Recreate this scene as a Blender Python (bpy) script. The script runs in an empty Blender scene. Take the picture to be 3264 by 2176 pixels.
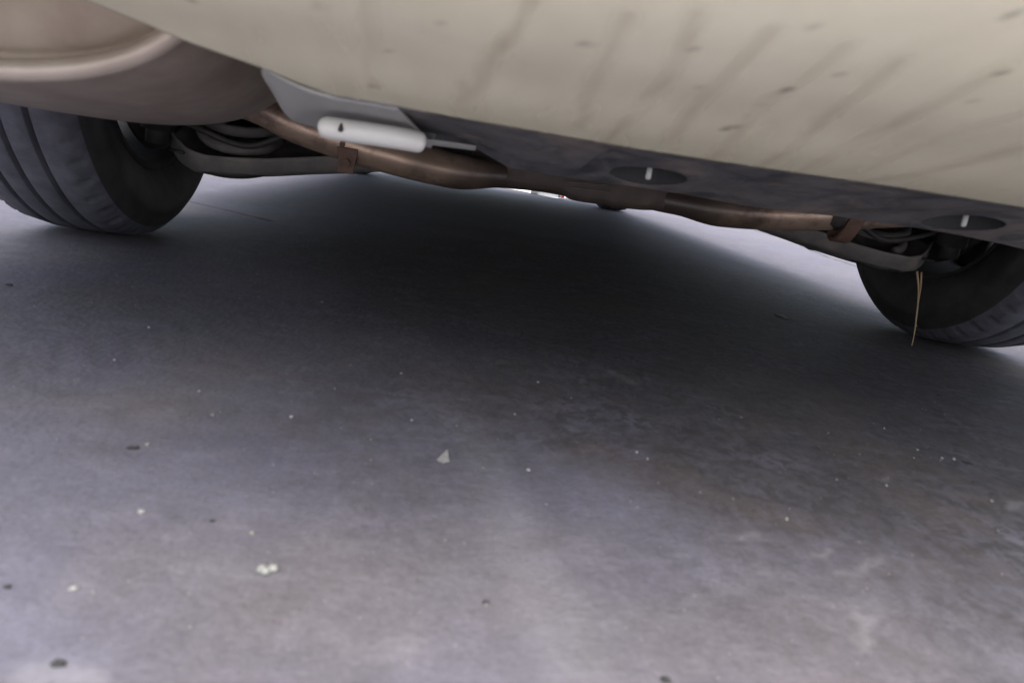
import bpy, bmesh, math, random
from mathutils import Vector, Matrix, noise
R = math.radians
random.seed(7)
sc = bpy.context.scene
COL = sc.collection

# ------------------------------------------------------------------ camera, sky, sun, exposure
cam_d = bpy.data.cameras.new('camera')
cam = bpy.data.objects.new('camera', cam_d); COL.objects.link(cam); sc.camera = cam
cam_d.sensor_width = 36.0; cam_d.lens = 700.0 / 1024 * 36
cam_d.clip_start = 0.02; cam_d.clip_end = 400
cam.matrix_world = (Matrix.Translation((0, 0, .203)) @ Matrix.Rotation(R(-6.57), 4, 'Z')
                    @ Matrix.Rotation(R(90 - 14.59), 4, 'X') @ Matrix.Rotation(R(8.61), 4, 'Z'))
cam_d.dof.use_dof = True; cam_d.dof.focus_distance = 1.45; cam_d.dof.aperture_fstop = 9.0

SUN_EL, SUN_AZ = 66, 184          # azimuth clockwise from +Y: the sun is behind the camera, above thin cloud
w = bpy.data.worlds.new('World'); sc.world = w; w.use_nodes = True
nt = w.node_tree; bgn = nt.nodes['Background']
sky = nt.nodes.new('ShaderNodeTexSky'); sky.sky_type = 'NISHITA'; sky.sun_disc = False
sky.sun_elevation = R(SUN_EL); sky.sun_rotation = R(SUN_AZ)
sky.air_density = 1.0; sky.dust_density = 4.0; sky.ozone_density = 1.0
hs = nt.nodes.new('ShaderNodeHueSaturation'); hs.inputs['Saturation'].default_value = .5      # thin overcast: a greyer blue
nt.links.new(sky.outputs[0], hs.inputs['Color']); nt.links.new(hs.outputs[0], bgn.inputs[0]); bgn.inputs[1].default_value = .09
sun_d = bpy.data.lights.new('sun', 'SUN'); sun_d.energy = 1.5; sun_d.angle = R(80); sun_d.color = (1, .965, .915)
sun = bpy.data.objects.new('sun', sun_d); COL.objects.link(sun)
sun.rotation_euler = (R(90 - SUN_EL), 0, R(180 - SUN_AZ) + R(0))
sun.location = (0, -5, 8)
_d = Vector((math.sin(R(SUN_AZ)) * math.cos(R(SUN_EL)), math.cos(R(SUN_AZ)) * math.cos(R(SUN_EL)), math.sin(R(SUN_EL))))
sun.rotation_euler = _d.to_track_quat('Z', 'Y').to_euler()
sc.view_settings.view_transform = 'Standard'; sc.view_settings.look = 'None'
sc.view_settings.exposure = 2.4; sc.view_settings.gamma = 1.0
try: sc.view_settings.use_curve_mapping = False
except Exception: pass
sc.cycles.max_bounces = 10; sc.cycles.diffuse_bounces = 6

# ------------------------------------------------------------------ material helpers
def new_mat(name):
    m = bpy.data.materials.new(name); m.use_nodes = True
    return m, m.node_tree, m.node_tree.nodes['Principled BSDF']
def nz(nt, scale, detail=4, rough=.55, map_scale=(1, 1, 1), rot=(0, 0, 0), dist=0.0, loc=(0, 0, 0)):
    tc = nt.nodes.new('ShaderNodeTexCoord'); mp = nt.nodes.new('ShaderNodeMapping')
    mp.inputs['Scale'].default_value = map_scale; mp.inputs['Rotation'].default_value = rot; mp.inputs['Location'].default_value = loc
    n = nt.nodes.new('ShaderNodeTexNoise'); n.inputs['Scale'].default_value = scale
    n.inputs['Detail'].default_value = detail; n.inputs['Roughness'].default_value = rough; n.inputs['Distortion'].default_value = dist
    nt.links.new(tc.outputs['Object'], mp.inputs[0]); nt.links.new(mp.outputs[0], n.inputs['Vector'])
    return n.outputs['Fac']
def ramp(nt, fac, stops):
    r = nt.nodes.new('ShaderNodeValToRGB'); e = r.color_ramp.elements
    while len(e) < len(stops): e.new(.5)
    for k, (p, c) in enumerate(stops):
        e[k].position = p; e[k].color = (c, c, c, 1) if isinstance(c, (int, float)) else (*c, 1)
    nt.links.new(fac, r.inputs[0]); return r.outputs[0]
def mix(nt, fac, a, b, mode='MIX'):
    n = nt.nodes.new('ShaderNodeMix'); n.data_type = 'RGBA'; n.blend_type = mode
    for sock, v in ((n.inputs[0], fac), (n.inputs[6], a), (n.inputs[7], b)):
        if isinstance(v, (int, float)): sock.default_value = v if sock == n.inputs[0] else (v, v, v, 1)
        elif isinstance(v, tuple): sock.default_value = (*v, 1)
        else: nt.links.new(v, sock)
    return n.outputs[2]
def math_(nt, op, a, b=None):
    n = nt.nodes.new('ShaderNodeMath'); n.operation = op
    for i, v in enumerate((a, b)):
        if v is None: continue
        if isinstance(v, (int, float)): n.inputs[i].default_value = v
        else: nt.links.new(v, n.inputs[i])
    return n.outputs[0]
def attr(nt, name):
    a = nt.nodes.new('ShaderNodeAttribute'); a.attribute_name = name; return a.outputs['Fac']
def bump(nt, bs, h, dist, strength=.6):
    b = nt.nodes.new('ShaderNodeBump'); b.inputs['Strength'].default_value = strength; b.inputs['Distance'].default_value = dist
    nt.links.new(h, b.inputs['Height']); nt.links.new(b.outputs[0], bs.inputs['Normal'])
def grained(name, c1, c2, scale, rough=.6, metal=0.0, bump_d=.0006, ms=(1, 1, 1), c3=None, s3=12):
    m, t, b = new_mat(name)
    f = nz(t, scale, 6, .6, ms); col = ramp(t, f, [(.3, c1), (.7, c2)])
    if c3: col = mix(t, ramp(t, nz(t, s3, 5, .65), [(.5, 0.0), (.68, .85)]), col, c3)
    t.links.new(col, b.inputs['Base Color']); b.inputs['Roughness'].default_value = rough; b.inputs['Metallic'].default_value = metal
    if bump_d: bump(t, b, nz(t, scale * 3, 5), bump_d)
    return m

# ------------------------------------------------------------------ object helpers
def link(name, me, mat, parent=None, origin=None, smooth=True):
    """one mesh object; the mesh is given in world coordinates and re-centred on its own origin"""
    if origin is None:
        n = max(1, len(me.vertices)); origin = sum((v.co for v in me.vertices), Vector()) / n
    origin = Vector(origin); me.transform(Matrix.Translation(-origin))
    for p in me.polygons: p.use_smooth = smooth
    if mat: me.materials.append(mat)
    o = bpy.data.objects.new(name, me); COL.objects.link(o)
    if parent:
        o.parent = parent; o.location = origin - wloc(parent)
    else: o.location = origin
    return o
def wloc(o):
    v = Vector(o.location)
    while o.parent: o = o.parent; v += o.location
    return v
def pydata(name, vs, fs):
    me = bpy.data.meshes.new(name); me.from_pydata([tuple(v) for v in vs], [], fs)
    bm = bmesh.new(); bm.from_mesh(me); bmesh.ops.recalc_face_normals(bm, faces=bm.faces); bm.to_mesh(me); bm.free()
    me.update(); return me
def tag(o, label=None, cat=None, group=None, kind=None):
    for k, v in (('label', label), ('category', cat), ('group', group), ('kind', kind)):
        if v: o[k] = v
    return o
def grid(rows, close_u=False, close_v=False):
    """rows of equal length -> verts, faces"""
    n, m = len(rows), len(rows[0]); vs = [p for r in rows for p in r]; fs = []
    for i in range(n if close_u else n - 1):
        for j in range(m if close_v else m - 1):
            a, b = i, (i + 1) % n; c, d = j, (j + 1) % m
            fs.append((a * m + c, a * m + d, b * m + d, b * m + c))
    return vs, fs
def cat(*parts):
    vs, fs = [], []
    for v, f in parts:
        k = len(vs); vs += list(v); fs += [tuple(i + k for i in q) for q in f]
    return vs, fs
def spline(pts, n):
    pts = [Vector(p) for p in pts]; out = []; m = len(pts) - 1
    for k in range(n + 1):
        t = k / n * m; i = min(int(t), m - 1); u = t - i
        p0, p1, p2, p3 = pts[max(i - 1, 0)], pts[i], pts[i + 1], pts[min(i + 2, m)]
        out.append(.5 * ((2 * p1) + (p2 - p0) * u + (2 * p0 - 5 * p1 + 4 * p2 - p3) * u * u + (3 * p1 - p0 - 3 * p2 + p3) * u ** 3))
    return out
def lerp_tab(tab, x):
    if x <= tab[0][0]: return tab[0][1]
    for (a, va), (b, vb) in zip(tab, tab[1:]):
        if x <= b: return va + (vb - va) * (x - a) / (b - a)
    return tab[-1][1]
def tube(pts, radii, seg=20, caps=True, squash=None):
    pts = [Vector(p) for p in pts]; rows = []; up = Vector((0, 0, 1))
    for i, p in enumerate(pts):
        d = (pts[min(i + 1, len(pts) - 1)] - pts[max(i - 1, 0)]).normalized()
        a = d.cross(up)
        a = a.normalized() if a.length > 1e-4 else Vector((1, 0, 0))
        b = a.cross(d).normalized(); r = radii[i] if isinstance(radii, (list, tuple)) else radii
        sq = squash[i] if squash else (1, 1)
        rows.append([p + a * math.cos(2 * math.pi * k / seg) * r * sq[0] + b * math.sin(2 * math.pi * k / seg) * r * sq[1] for k in range(seg)])
    vs, fs = grid(rows, close_v=True)
    if caps: fs += [tuple(range(seg)), tuple(range((len(pts) - 1) * seg, len(pts) * seg))]
    return vs, fs
def box(x0, x1, y0, y1, z0, z1):
    vs = [Vector((x, y, z)) for x in (x0, x1) for y in (y0, y1) for z in (z0, z1)]
    return vs, [(0, 1, 3, 2), (4, 6, 7, 5), (0, 4, 5, 1), (2, 3, 7, 6), (0, 2, 6, 4), (1, 5, 7, 3)]
def lathe_x(prof, c, seg=96, s=1, wob=None):
    """prof: (x offset, radius) pairs turned about the X axis through c"""
    rows = []
    for k in range(seg):
        a = 2 * math.pi * k / seg; row = []
        for j, (x, r) in enumerate(prof):
            rr = r + (wob(j, k) if wob else 0)
            row.append(Vector((c[0] + s * x, c[1] + rr * math.sin(a), c[2] - rr * math.cos(a))))
        rows.append(row)
    return grid(rows, close_u=True)
def lathe_z(prof, c, seg=32, arc=None):
    rows = []
    for k in range(seg + (1 if arc else 0)):
        a = arc[0] + (arc[1] - arc[0]) * k / seg if arc else 2 * math.pi * k / seg
        rows.append([Vector((c[0] + r * math.cos(a), c[1] + r * math.sin(a), c[2] + z)) for r, z in prof])
    return grid(rows, close_u=not arc, close_v=bool(arc))
def bevel(o, wdt, seg=2):
    b = o.modifiers.new('bevel', 'BEVEL'); b.width = wdt; b.segments = seg; b.limit_method = 'ANGLE'; return o
def solid(o, t, off=-1):
    b = o.modifiers.new('solid', 'SOLIDIFY'); b.thickness = t; b.offset = off; return o

CX = .187                              # the car's centre line

# ------------------------------------------------------------------ ground
def ground_mat():
    m, t, b = new_mat('dusty_concrete')
    big = ramp(t, nz(t, 2.2, 5, .6, dist=.4), [(.3, (.305, .296, .338)), (.5, (.36, .35, .395)), (.72, (.40, .39, .44))])
    hue = mix(t, ramp(t, nz(t, 4.5, 3, .5, loc=(3, 1, 0)), [(.44, 0.0), (.62, .6)]), big, (.39, .35, .31))
    hue = mix(t, ramp(t, nz(t, 5.5, 3, .5, loc=(9, 4, 0)), [(.46, 0.0), (.64, .5)]), hue, (.305, .302, .37))
    # floor round the car darkened for shade; unseen yard behind left paler for bounce
    hue = mix(t, attr(t, 'bay_shade'), hue, (.268, .264, .305), 'MULTIPLY')
    # blotchy stain at right, also spread under the car to deepen its shade
    st = attr(t, 'stain_shade')
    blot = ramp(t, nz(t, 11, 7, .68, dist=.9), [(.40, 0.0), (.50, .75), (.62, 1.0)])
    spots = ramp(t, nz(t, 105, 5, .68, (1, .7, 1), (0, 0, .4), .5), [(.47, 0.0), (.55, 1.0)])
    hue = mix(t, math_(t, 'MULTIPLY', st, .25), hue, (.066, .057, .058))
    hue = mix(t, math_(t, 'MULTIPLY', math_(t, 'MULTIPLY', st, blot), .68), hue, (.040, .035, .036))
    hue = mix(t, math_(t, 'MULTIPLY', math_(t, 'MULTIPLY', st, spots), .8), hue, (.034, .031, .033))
    sc_ = ramp(t, nz(t, 34, 6, .7, (1.0, .28, 1), (0, 0, .5), .5), [(.5, 0.0), (.64, 1.0)])
    hue = mix(t, math_(t, 'MULTIPLY', sc_, math_(t, 'ADD', .1, math_(t, 'MULTIPLY', st, .4))), hue, (.055, .05, .053))
    sc2 = ramp(t, nz(t, 42, 6, .7, (.3, 1.0, 1), (0, 0, .25), .4, (4, 4, 0)), [(.56, 0.0), (.70, 1.0)])
    hue = mix(t, math_(t, 'MULTIPLY', sc2, .28), hue, (.17, .162, .18))
    faint = math_(t, 'MULTIPLY', ramp(t, nz(t, 24, 7, .7, dist=.6, loc=(2, 7, 0)), [(.46, 0.0), (.60, 1.0)]), .30)
    hue = mix(t, faint, hue, (.075, .07, .08))
    hue = mix(t, math_(t, 'MULTIPLY', ramp(t, nz(t, 6, 4, .6, loc=(4, 2, 0)), [(.5, 0.0), (.62, .5)]), st), hue, (.074, .060, .056))
    fine = ramp(t, nz(t, 260, 4, .7), [(.3, .8), (.7, 1.13)])
    hue = mix(t, 1.0, hue, fine, 'MULTIPLY')
    mid = ramp(t, nz(t, 38, 5, .65), [(.3, .84), (.7, 1.12)])
    hue = mix(t, 1.0, hue, mid, 'MULTIPLY')
    hue = mix(t, math_(t, 'MULTIPLY', attr(t, 'print'), .6), hue, (.07, .07, .082))
    hue = mix(t, math_(t, 'MULTIPLY', attr(t, 'pale'), .3), hue, (.21, .204, .215))
    hue = mix(t, attr(t, 'crack'), hue, (.03, .028, .028))
    # sparse specks
    hue = mix(t, ramp(t, nz(t, 330, 1, .3, loc=(5, 5, 5)), [(.74, 0.0), (.80, .7)]), hue, (.05, .05, .05))
    t.links.new(hue, b.inputs['Base Color'])
    b.inputs['Roughness'].default_value = .72; b.inputs['Specular IOR Level'].default_value = .4
    h = math_(t, 'ADD', math_(t, 'MULTIPLY', nz(t, 160, 6, .65), 1.0), math_(t, 'MULTIPLY', nz(t, 30, 3), 1.6))
    h = math_(t, 'SUBTRACT', h, math_(t, 'MULTIPLY', attr(t, 'print'), .5))
    bump(t, b, h, .0016, .7)
    return m
def axis(a, b, step, far):
    c = [a + step * i for i in range(int(round((b - a) / step)) + 1)]
    d = []; s = step * 2; v = b
    while v < far: v += s; s *= 1.6; d.append(v)
    l = []; s = step * 2; v = a
    while v > -far: v -= s; s *= 1.6; l.append(v)
    return l[::-1] + c + d
xs = axis(-1.0, 1.6, .006, 120); ys = axis(.1, 2.0, .006, 120)
# an extra band of finer rows further out, so that the slab joint keeps its line
ys = sorted(set([round(y, 4) for y in ys if not 2.0 < y < 5.2] + [round(2.0 + .02 * i, 4) for i in range(161)]))
xs = sorted(set([round(x, 4) for x in xs if not 1.6 < x < 2.3] + [round(1.6 + .006 * i, 4) for i in range(118)]))
vs, fs = grid([[Vector((x, y, 0)) for x in xs] for y in ys])
me = bpy.data.meshes.new('ground'); me.from_pydata(vs, [], fs)
def sm(a, b, x):
    t = max(0, min(1, (x - a) / (b - a))); return t * t * (3 - 2 * t)
def seg_d(x, y, p, q):
    dx, dy = q[0] - p[0], q[1] - p[1]; L = dx * dx + dy * dy
    t = max(0, min(1, ((x - p[0]) * dx + (y - p[1]) * dy) / L)); return math.hypot(x - p[0] - t * dx, y - p[1] - t * dy), t
pale_marks = [((0.2366, 0.3019, -0), (0.2384, 0.2964, 0), .0022), ((0.2384, 0.2964, 0), (0.2236, 0.2737, 0), .0022), ((0.2368, 0.2995, 0), (0.2476, 0.2943, 0), .0018),
              ((0.2551, 0.3386, 0), (0.2873, 0.362, 0), .002), ((0.28, 0.3653, 0), (0.2806, 0.3514, 0), .0018), ((0.2005, 0.3718, 0), (0.2162, 0.3779, 0), .0015), ((0.2422, 0.3562, 0), (0.2539, 0.3624, 0), .002),
              ((0.2448, 0.3401, 0), (0.2542, 0.3434, 0), .002), ((0.2456, 0.3295, 0), (0.2508, 0.3312, 0), .0018), ((-0.1281, 0.2224, 0), (-0.1087, 0.2202, 0), .006), ((0.3626, 0.4824, -0), (0.3751, 0.4886, 0), .0015), ((0.4509, 0.4542, 0), (0.4749, 0.4684, 0), .003), ((0.1907, 0.6967, 0), (0.2057, 0.669, 0), .006)]
joint = [(1.8315, 4.2787, 0), (1.763, 3.8708, 0), (1.7493, 3.4956, 0), (1.6362, 3.0829, 0), (1.5462, 2.7543, 0), (1.5301, 2.5585, 0), (1.4671, 2.2469, 0), (1.4143, 2.0299, 0), (1.3106, 1.647, 0), (1.0985, 1.1314, 0)]
left_joint = [(-0.6123, 1.6863, 0), (-0.4704, 1.5988, 0), (-0.3662, 1.5242, 0)]
P_, M_, W_, K_, B_ = [], [], [], [], []
for x, y, z in (v.co for v in me.vertices):
    pr = mo = pa = cr = 0.0
    if -1 <= x <= 2.4 and .1 <= y <= 5.3:
        n1 = noise.noise(Vector((x * 3.1, y * 2.2, 0))); n2 = noise.noise(Vector((x * 9, y * 6, 3))); n3 = noise.noise(Vector((x * 40, y * 40, 7)))
        # broad darkening that deepens the shade under the car, then the mottled right-hand stain
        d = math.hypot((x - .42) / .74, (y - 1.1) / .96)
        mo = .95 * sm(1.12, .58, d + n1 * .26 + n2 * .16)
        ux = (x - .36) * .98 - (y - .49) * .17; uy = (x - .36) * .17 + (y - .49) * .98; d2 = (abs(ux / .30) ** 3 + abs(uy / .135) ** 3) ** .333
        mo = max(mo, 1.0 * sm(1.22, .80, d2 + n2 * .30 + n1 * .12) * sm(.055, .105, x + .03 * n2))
        # chevron print of a tyre that stood here before
        if -.75 < x < -.1 and .3 < y < 1.1:
            u = (x + .30) * .45 + (y - .62) * .89; v = (x + .30) * .89 - (y - .62) * .45
            if abs(v) < .085:
                c = math.sin((u + abs(v) * .75) * 2 * math.pi / .032)
                pr = sm(.1, .75, c + n3 * .7) * sm(.085, .06, abs(v)) * sm(.02, .008, abs(abs(v) - .045) * .3 + .004) * sm(.34, .2, abs(u)) * max(0, min(1, .6 + n2 * 1.5 + n3 * .6))
        # pale strip left by something dragged along the floor
        xc = .075 + (.24 - y) * -.0 + (y - .24) * -.16
        pa = .42 * sm(.024, .006, abs(x - xc - .012 * n1)) * sm(.75, .35, y) * sm(-.6, .3, n2 + .4)
        for p, q, wd in pale_marks:
            if abs(x - p[0]) < .08 and abs(y - p[1]) < .08:
                dd, tt = seg_d(x, y, p, q); pa = max(pa, sm(wd * 1.9, wd * .6, dd + n3 * wd * .5))
        if x > 1.0:
            for p, q in zip(joint, joint[1:]):
                dd, tt = seg_d(x, y, p, q)
                if dd < .12: cr = max(cr, sm(.0155, .006, dd + n3 * .012 + max(0, n2) * .02)); cr = max(cr, .8 * sm(.3, .55, n3 - dd * 7))
        if x < -.3 and 1.2 < y < 1.9:
            for p, q in zip(left_joint, left_joint[1:]):
                dd, tt = seg_d(x, y, p, q); cr = max(cr, .75 * sm(.006, .002, dd + n3 * .002))
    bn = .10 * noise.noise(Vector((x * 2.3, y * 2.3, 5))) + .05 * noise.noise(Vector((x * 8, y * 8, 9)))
    B_.append(sm(-.35, .02, y + bn) * sm(-1.9, -1.4, x + bn) * sm(2.6, 2.1, x + bn) * sm(4.9, 4.5, y + bn))  # mask of the floor darkened in place of shade
    P_.append(pr); M_.append(max(0, mo)); W_.append(pa); K_.append(cr)
for nm, data in (('print', P_), ('stain_shade', M_), ('pale', W_), ('crack', K_), ('bay_shade', B_)):
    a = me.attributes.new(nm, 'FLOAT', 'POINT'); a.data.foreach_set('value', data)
# the joint is a real groove and the concrete is not dead flat
for v, c in zip(me.vertices, K_):
    if c > 0: v.co.z -= .004 * c
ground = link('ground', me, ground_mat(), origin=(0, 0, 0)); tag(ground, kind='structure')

# pale ground in front of the car, sunlight put into its near-white colour (its broken edge shows below the axle)
edge = spline([(-14, 5.4, 0), (-3, 5.1, 0), (-.6, 4.95, 0), (.12, 4.78, 0), (0.3081, 4.6643, 0), (0.4027, 4.6058, -0), (0.4871, 4.4667, -0), (0.583, 4.3145, 0), (0.6269, 4.2729, 0), (.72, 4.5, 0), (.80, 5.2, 0), (1.1, 6.4, 0), (3, 7.2, 0), (16, 7.4, 0)], 260)
row0 = [Vector((p.x, p.y + (.05 * noise.noise(p * 9) + .03 * noise.noise(p * 31) if i % 260 else 0), .004)) for i, p in enumerate(edge)]
vs, fs = grid([row0, [Vector((p.x, p.y + .6, .006)) for p in edge], [Vector((p.x * 3, 60, .006)) for p in edge]])
tag(link('concrete_apron', pydata('concrete_apron', vs, fs), grained('sunlit_concrete', (.76, .755, .75), (.86, .86, .85), 9, .8, c3=(.68, .67, .67), s3=22), smooth=False), kind='structure')

# ------------------------------------------------------------------ car materials
def rubber_mat(name, c, dust, amt, rough=.75):
    m, t, b = new_mat(name)
    f = ramp(t, nz(t, 28, 6, .65), [(.3, 0.0), (.7, amt)])
    col = mix(t, f, c, dust)
    t.links.new(col, b.inputs['Base Color']); b.inputs['Roughness'].default_value = rough
    bump(t, b, nz(t, 240, 4), .0006); return m
M_TREAD = rubber_mat('dusty_tread_rubber', (.052, .053, .068), (.118, .118, .146), .9, .8)
M_SIDE = rubber_mat('sidewall_rubber', (.017, .017, .018), (.045, .043, .044), .9, .7)
M_BLACK = grained('black_painted_steel', (.018, .018, .019), (.035, .033, .032), 40, .6, c3=(.06, .052, .045))
M_UNDER = grained('underseal', (.016, .015, .015), (.03, .028, .027), 22, .8, c3=(.05, .044, .04))
M_ARM = grained('dusty_suspension_steel', (.115, .108, .104), (.19, .178, .168), 30, .75, c3=(.25, .215, .185), s3=16)
M_RUST = grained('brown_rusted_steel', (.11, .062, .044), (.18, .108, .076), 60, .65, .15, c3=(.045, .026, .02), s3=40)
M_BEAM = grained('bronze_tinted_steel', (.37, .265, .195), (.53, .39, .30), 38, .32, .65, c3=(.13, .09, .07), s3=26, ms=(.35, 1, 1))
M_RIM = grained('grey_wheel_steel', (.02, .02, .021), (.04, .039, .038), 30, .85, .0)
M_MUF = grained('tarnished_muffler_steel', (.30, .245, .205), (.40, .34, .29), 26, .6, .15, c3=(.26, .19, .165), s3=7)
M_LIP = grained('bright_muffler_seam', (.42, .35, .30), (.52, .45, .39), 30, .42, .3)
def paint_mat():
    m, t, b = new_mat('dirty_cream_paint')
    base = ramp(t, nz(t, 5, 4, .5), [(.3, (.82, .768, .56)), (.7, (.865, .82, .64))])
    film = ramp(t, nz(t, 14, 5, .6, dist=.5), [(.4, 0.0), (.75, .35)])
    base = mix(t, film, base, (.64, .585, .44))
    base = mix(t, attr(t, 'mud'), base, (.42, .35, .255))
    base = mix(t, attr(t, 'spot'), base, (.15, .13, .10))
    t.links.new(base, b.inputs['Base Color'])
    r = math_(t, 'ADD', .22, math_(t, 'MULTIPLY', attr(t, 'mud'), .4)); t.links.new(r, b.inputs['Roughness'])
    b.inputs['Coat Weight'].default_value = .7; b.inputs['Coat Roughness'].default_value = .14
    return m
M_PAINT = paint_mat()
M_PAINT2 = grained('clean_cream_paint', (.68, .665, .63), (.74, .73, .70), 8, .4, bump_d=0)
M_GREY = grained('shaded_inner_bumper', (.34, .34, .325), (.40, .40, .385), 8, .55, bump_d=0)  # body paint darkened: the shade under the bumper is in the colour
M_WHITE = grained('white_plastic', (.50, .50, .49), (.58, .58, .57), 30, .4, bump_d=0)
def apron_mat():
    m, t, b = new_mat('scuffed_black_plastic')
    c = ramp(t, nz(t, 26, 6, .7, (1, .8, 1), dist=.6), [(.38, (.07, .071, .079)), (.60, (.175, .17, .172))])
    c = mix(t, ramp(t, nz(t, 11, 6, .7, (1, .9, 1), dist=.8), [(.5, 0.0), (.72, .8)]), c, (.36, .28, .24))
    c = mix(t, ramp(t, nz(t, 60, 4, .7), [(.6, 0.0), (.75, .6)]), c, (.30, .28, .275))
    t.links.new(c, b.inputs['Base Color']); b.inputs['Roughness'].default_value = .55
    bump(t, b, nz(t, 90, 5), .001); return m
M_APRON = apron_mat()
def plain(name, c, rough=.5, metal=0, trans=0):
    m, t, b = new_mat(name); b.inputs['Base Color'].default_value = (*c, 1); b.inputs['Roughness'].default_value = rough
    b.inputs['Metallic'].default_value = metal; b.inputs['Transmission Weight'].default_value = trans; return m

# ------------------------------------------------------------------ car
car = bpy.data.objects.new('car', None); COL.objects.link(car); car.location = (CX, 2.25, 0)
tag(car, 'cream-white parked car seen from under its dirty rear bumper', 'car')

# --- rear bumper: a cover that sweeps under, with mud runs
PROF = [(.535, .190), (.49, .201), (.45, .213), (.40, .2265), (.36, .239), (.315, .252), (.275, .2665), (.235, .287), (.205, .313), (.185, .35), (.172, .40), (.168, .46), (.175, .52), (.20, .575)]
prof = spline([(0, a, b) for a, b in PROF], 130)
def bow(X): return .11 * (X - CX) ** 2 + (1.6 * max(0, abs(X - CX) - .55) ** 2)
def bpt(X, t):                          # t = index along the profile, 0..130
    i = max(0, min(129, int(t))); u = t - i; p = prof[i].lerp(prof[i + 1], u)
    return Vector((X, p.y + bow(X), p.z))
# where the lower edge runs along the profile at each X (it climbs at the exhaust side)
EDGE = [(-0.2174, 49.7533), (-0.1734, 43.1467), (-0.1561, 39.752), (-0.1378, 35.9951), (-0.1207, 33.583), (-0.1019, 30.8523), (-0.0893, 28.3711), (-0.0746, 26.2748), (-0.0549, 26.0896), (-0.035, 25.8703), (-0.0062, 25.0977), (0.0353, 24.6984), (0.1094, 23.8184), (0.1851, 24.0664), (0.2759, 24.7535), (0.3645, 24.5791)]
EDGE = sorted([(-.66, 86), (-.45, 84)] + EDGE + [(.7, EDGE[-1][1] + 2), (1.04, EDGE[-1][1] + 6)])
mud_runs = [
 ([(-0.043, 0.3083), (-0.0449, 0.3469), (-0.0472, 0.4023)], .0038, .36),
 ([(0.0222, 0.2882), (0.0199, 0.3065), (0.0138, 0.3352), (0.0072, 0.3697), (0.0009, 0.4031)], .0048, .52),
 ([(-0.0009, 0.3777), (0.0035, 0.3908), (0.0076, 0.4231)], .0060, .42),
 ([(0.0586, 0.2882), (0.0595, 0.3269), (0.0617, 0.3714), (0.0674, 0.4101)], .0040, .34),
 ([(0.0833, 0.2785), (0.0862, 0.2947), (0.0906, 0.3315), (0.0905, 0.3723), (0.0864, 0.4113), (0.0879, 0.4354)], .0042, .42),
 ([(0.1137, 0.2819), (0.1138, 0.3064), (0.1124, 0.329), (0.1143, 0.3647), (0.1214, 0.4162)], .0040, .42),
 ([(0.1439, 0.2822), (0.1452, 0.3157), (0.1408, 0.3338), (0.1474, 0.3758), (0.1522, 0.4252)], .0040, .34),
 ([(0.1706, 0.2869), (0.1731, 0.3222), (0.1802, 0.3705), (0.1836, 0.403), (0.1837, 0.4515)], .0040, .40),
 ([(0.2096, 0.2688), (0.2071, 0.2986), (0.2078, 0.336), (0.2062, 0.381), (0.2087, 0.4256)], .0042, .42),
 ([(0.2475, 0.3064), (0.2393, 0.3361), (0.2365, 0.3705), (0.2372, 0.4038)], .0042, .30),
 ([(0.2796, 0.3391), (0.2722, 0.3748), (0.2621, 0.4084), (0.2445, 0.4302)], .0060, .42),
 ([(-0.0214, 0.3012), (-0.0201, 0.3274)], .0030, .15), ([(-0.0934, 0.3296), (-0.0981, 0.3688)], .0040, .16), ([(-0.0664, 0.3364), (-0.0691, 0.3892)], .0034, .14)]
spots = [((-0.1198, 0.3403), .0022, .55), ((-0.063, 0.3234), .0026, .65), ((-0.0475, 0.3999), .0024, .5), ((-0.0359, 0.3559), .0018, .4), ((0.0486, 0.3134), .0026, .8), ((0.1428, 0.3231), .0026, .85), ((0.1409, 0.3416), .0018, .5),
         ((0.145, 0.337), .0014, .4), ((0.1386, 0.3783), .0022, .7), ((0.1415, 0.374), .0022, .7), ((0.1446, 0.3712), .0016, .5), ((0.0902, 0.3044), .0016, .5), ((0.0925, 0.3018), .0014, .45), ((0.1255, 0.2761), .0018, .4),
         ((0.2107, 0.2828), .0022, .6), ((0.1874, 0.2534), .0016, .5), ((0.2201, 0.3058), .0014, .4), ((0.1544, 0.3025), .0014, .4), ((0.0729, 0.4351), .0016, .5), ((0.1076, 0.3359), .0014, .35), ((0.3242, 0.4022), .0016, .4), ((0.3051, 0.3897), .0014, .4), ((0.2177, 0.3724), .0016, .4), ((0.1147, 0.4289), .0018, .4), ((0.0505, 0.2934), .0012, .4), ((-0.0133, 0.3198), .0012, .3), ((0.0125, 0.3031), .0012, .3)]
xsb = [-.645 + .004 * i for i in range(417)]
NT = 100; rows = []; mud = []; spt = []
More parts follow.
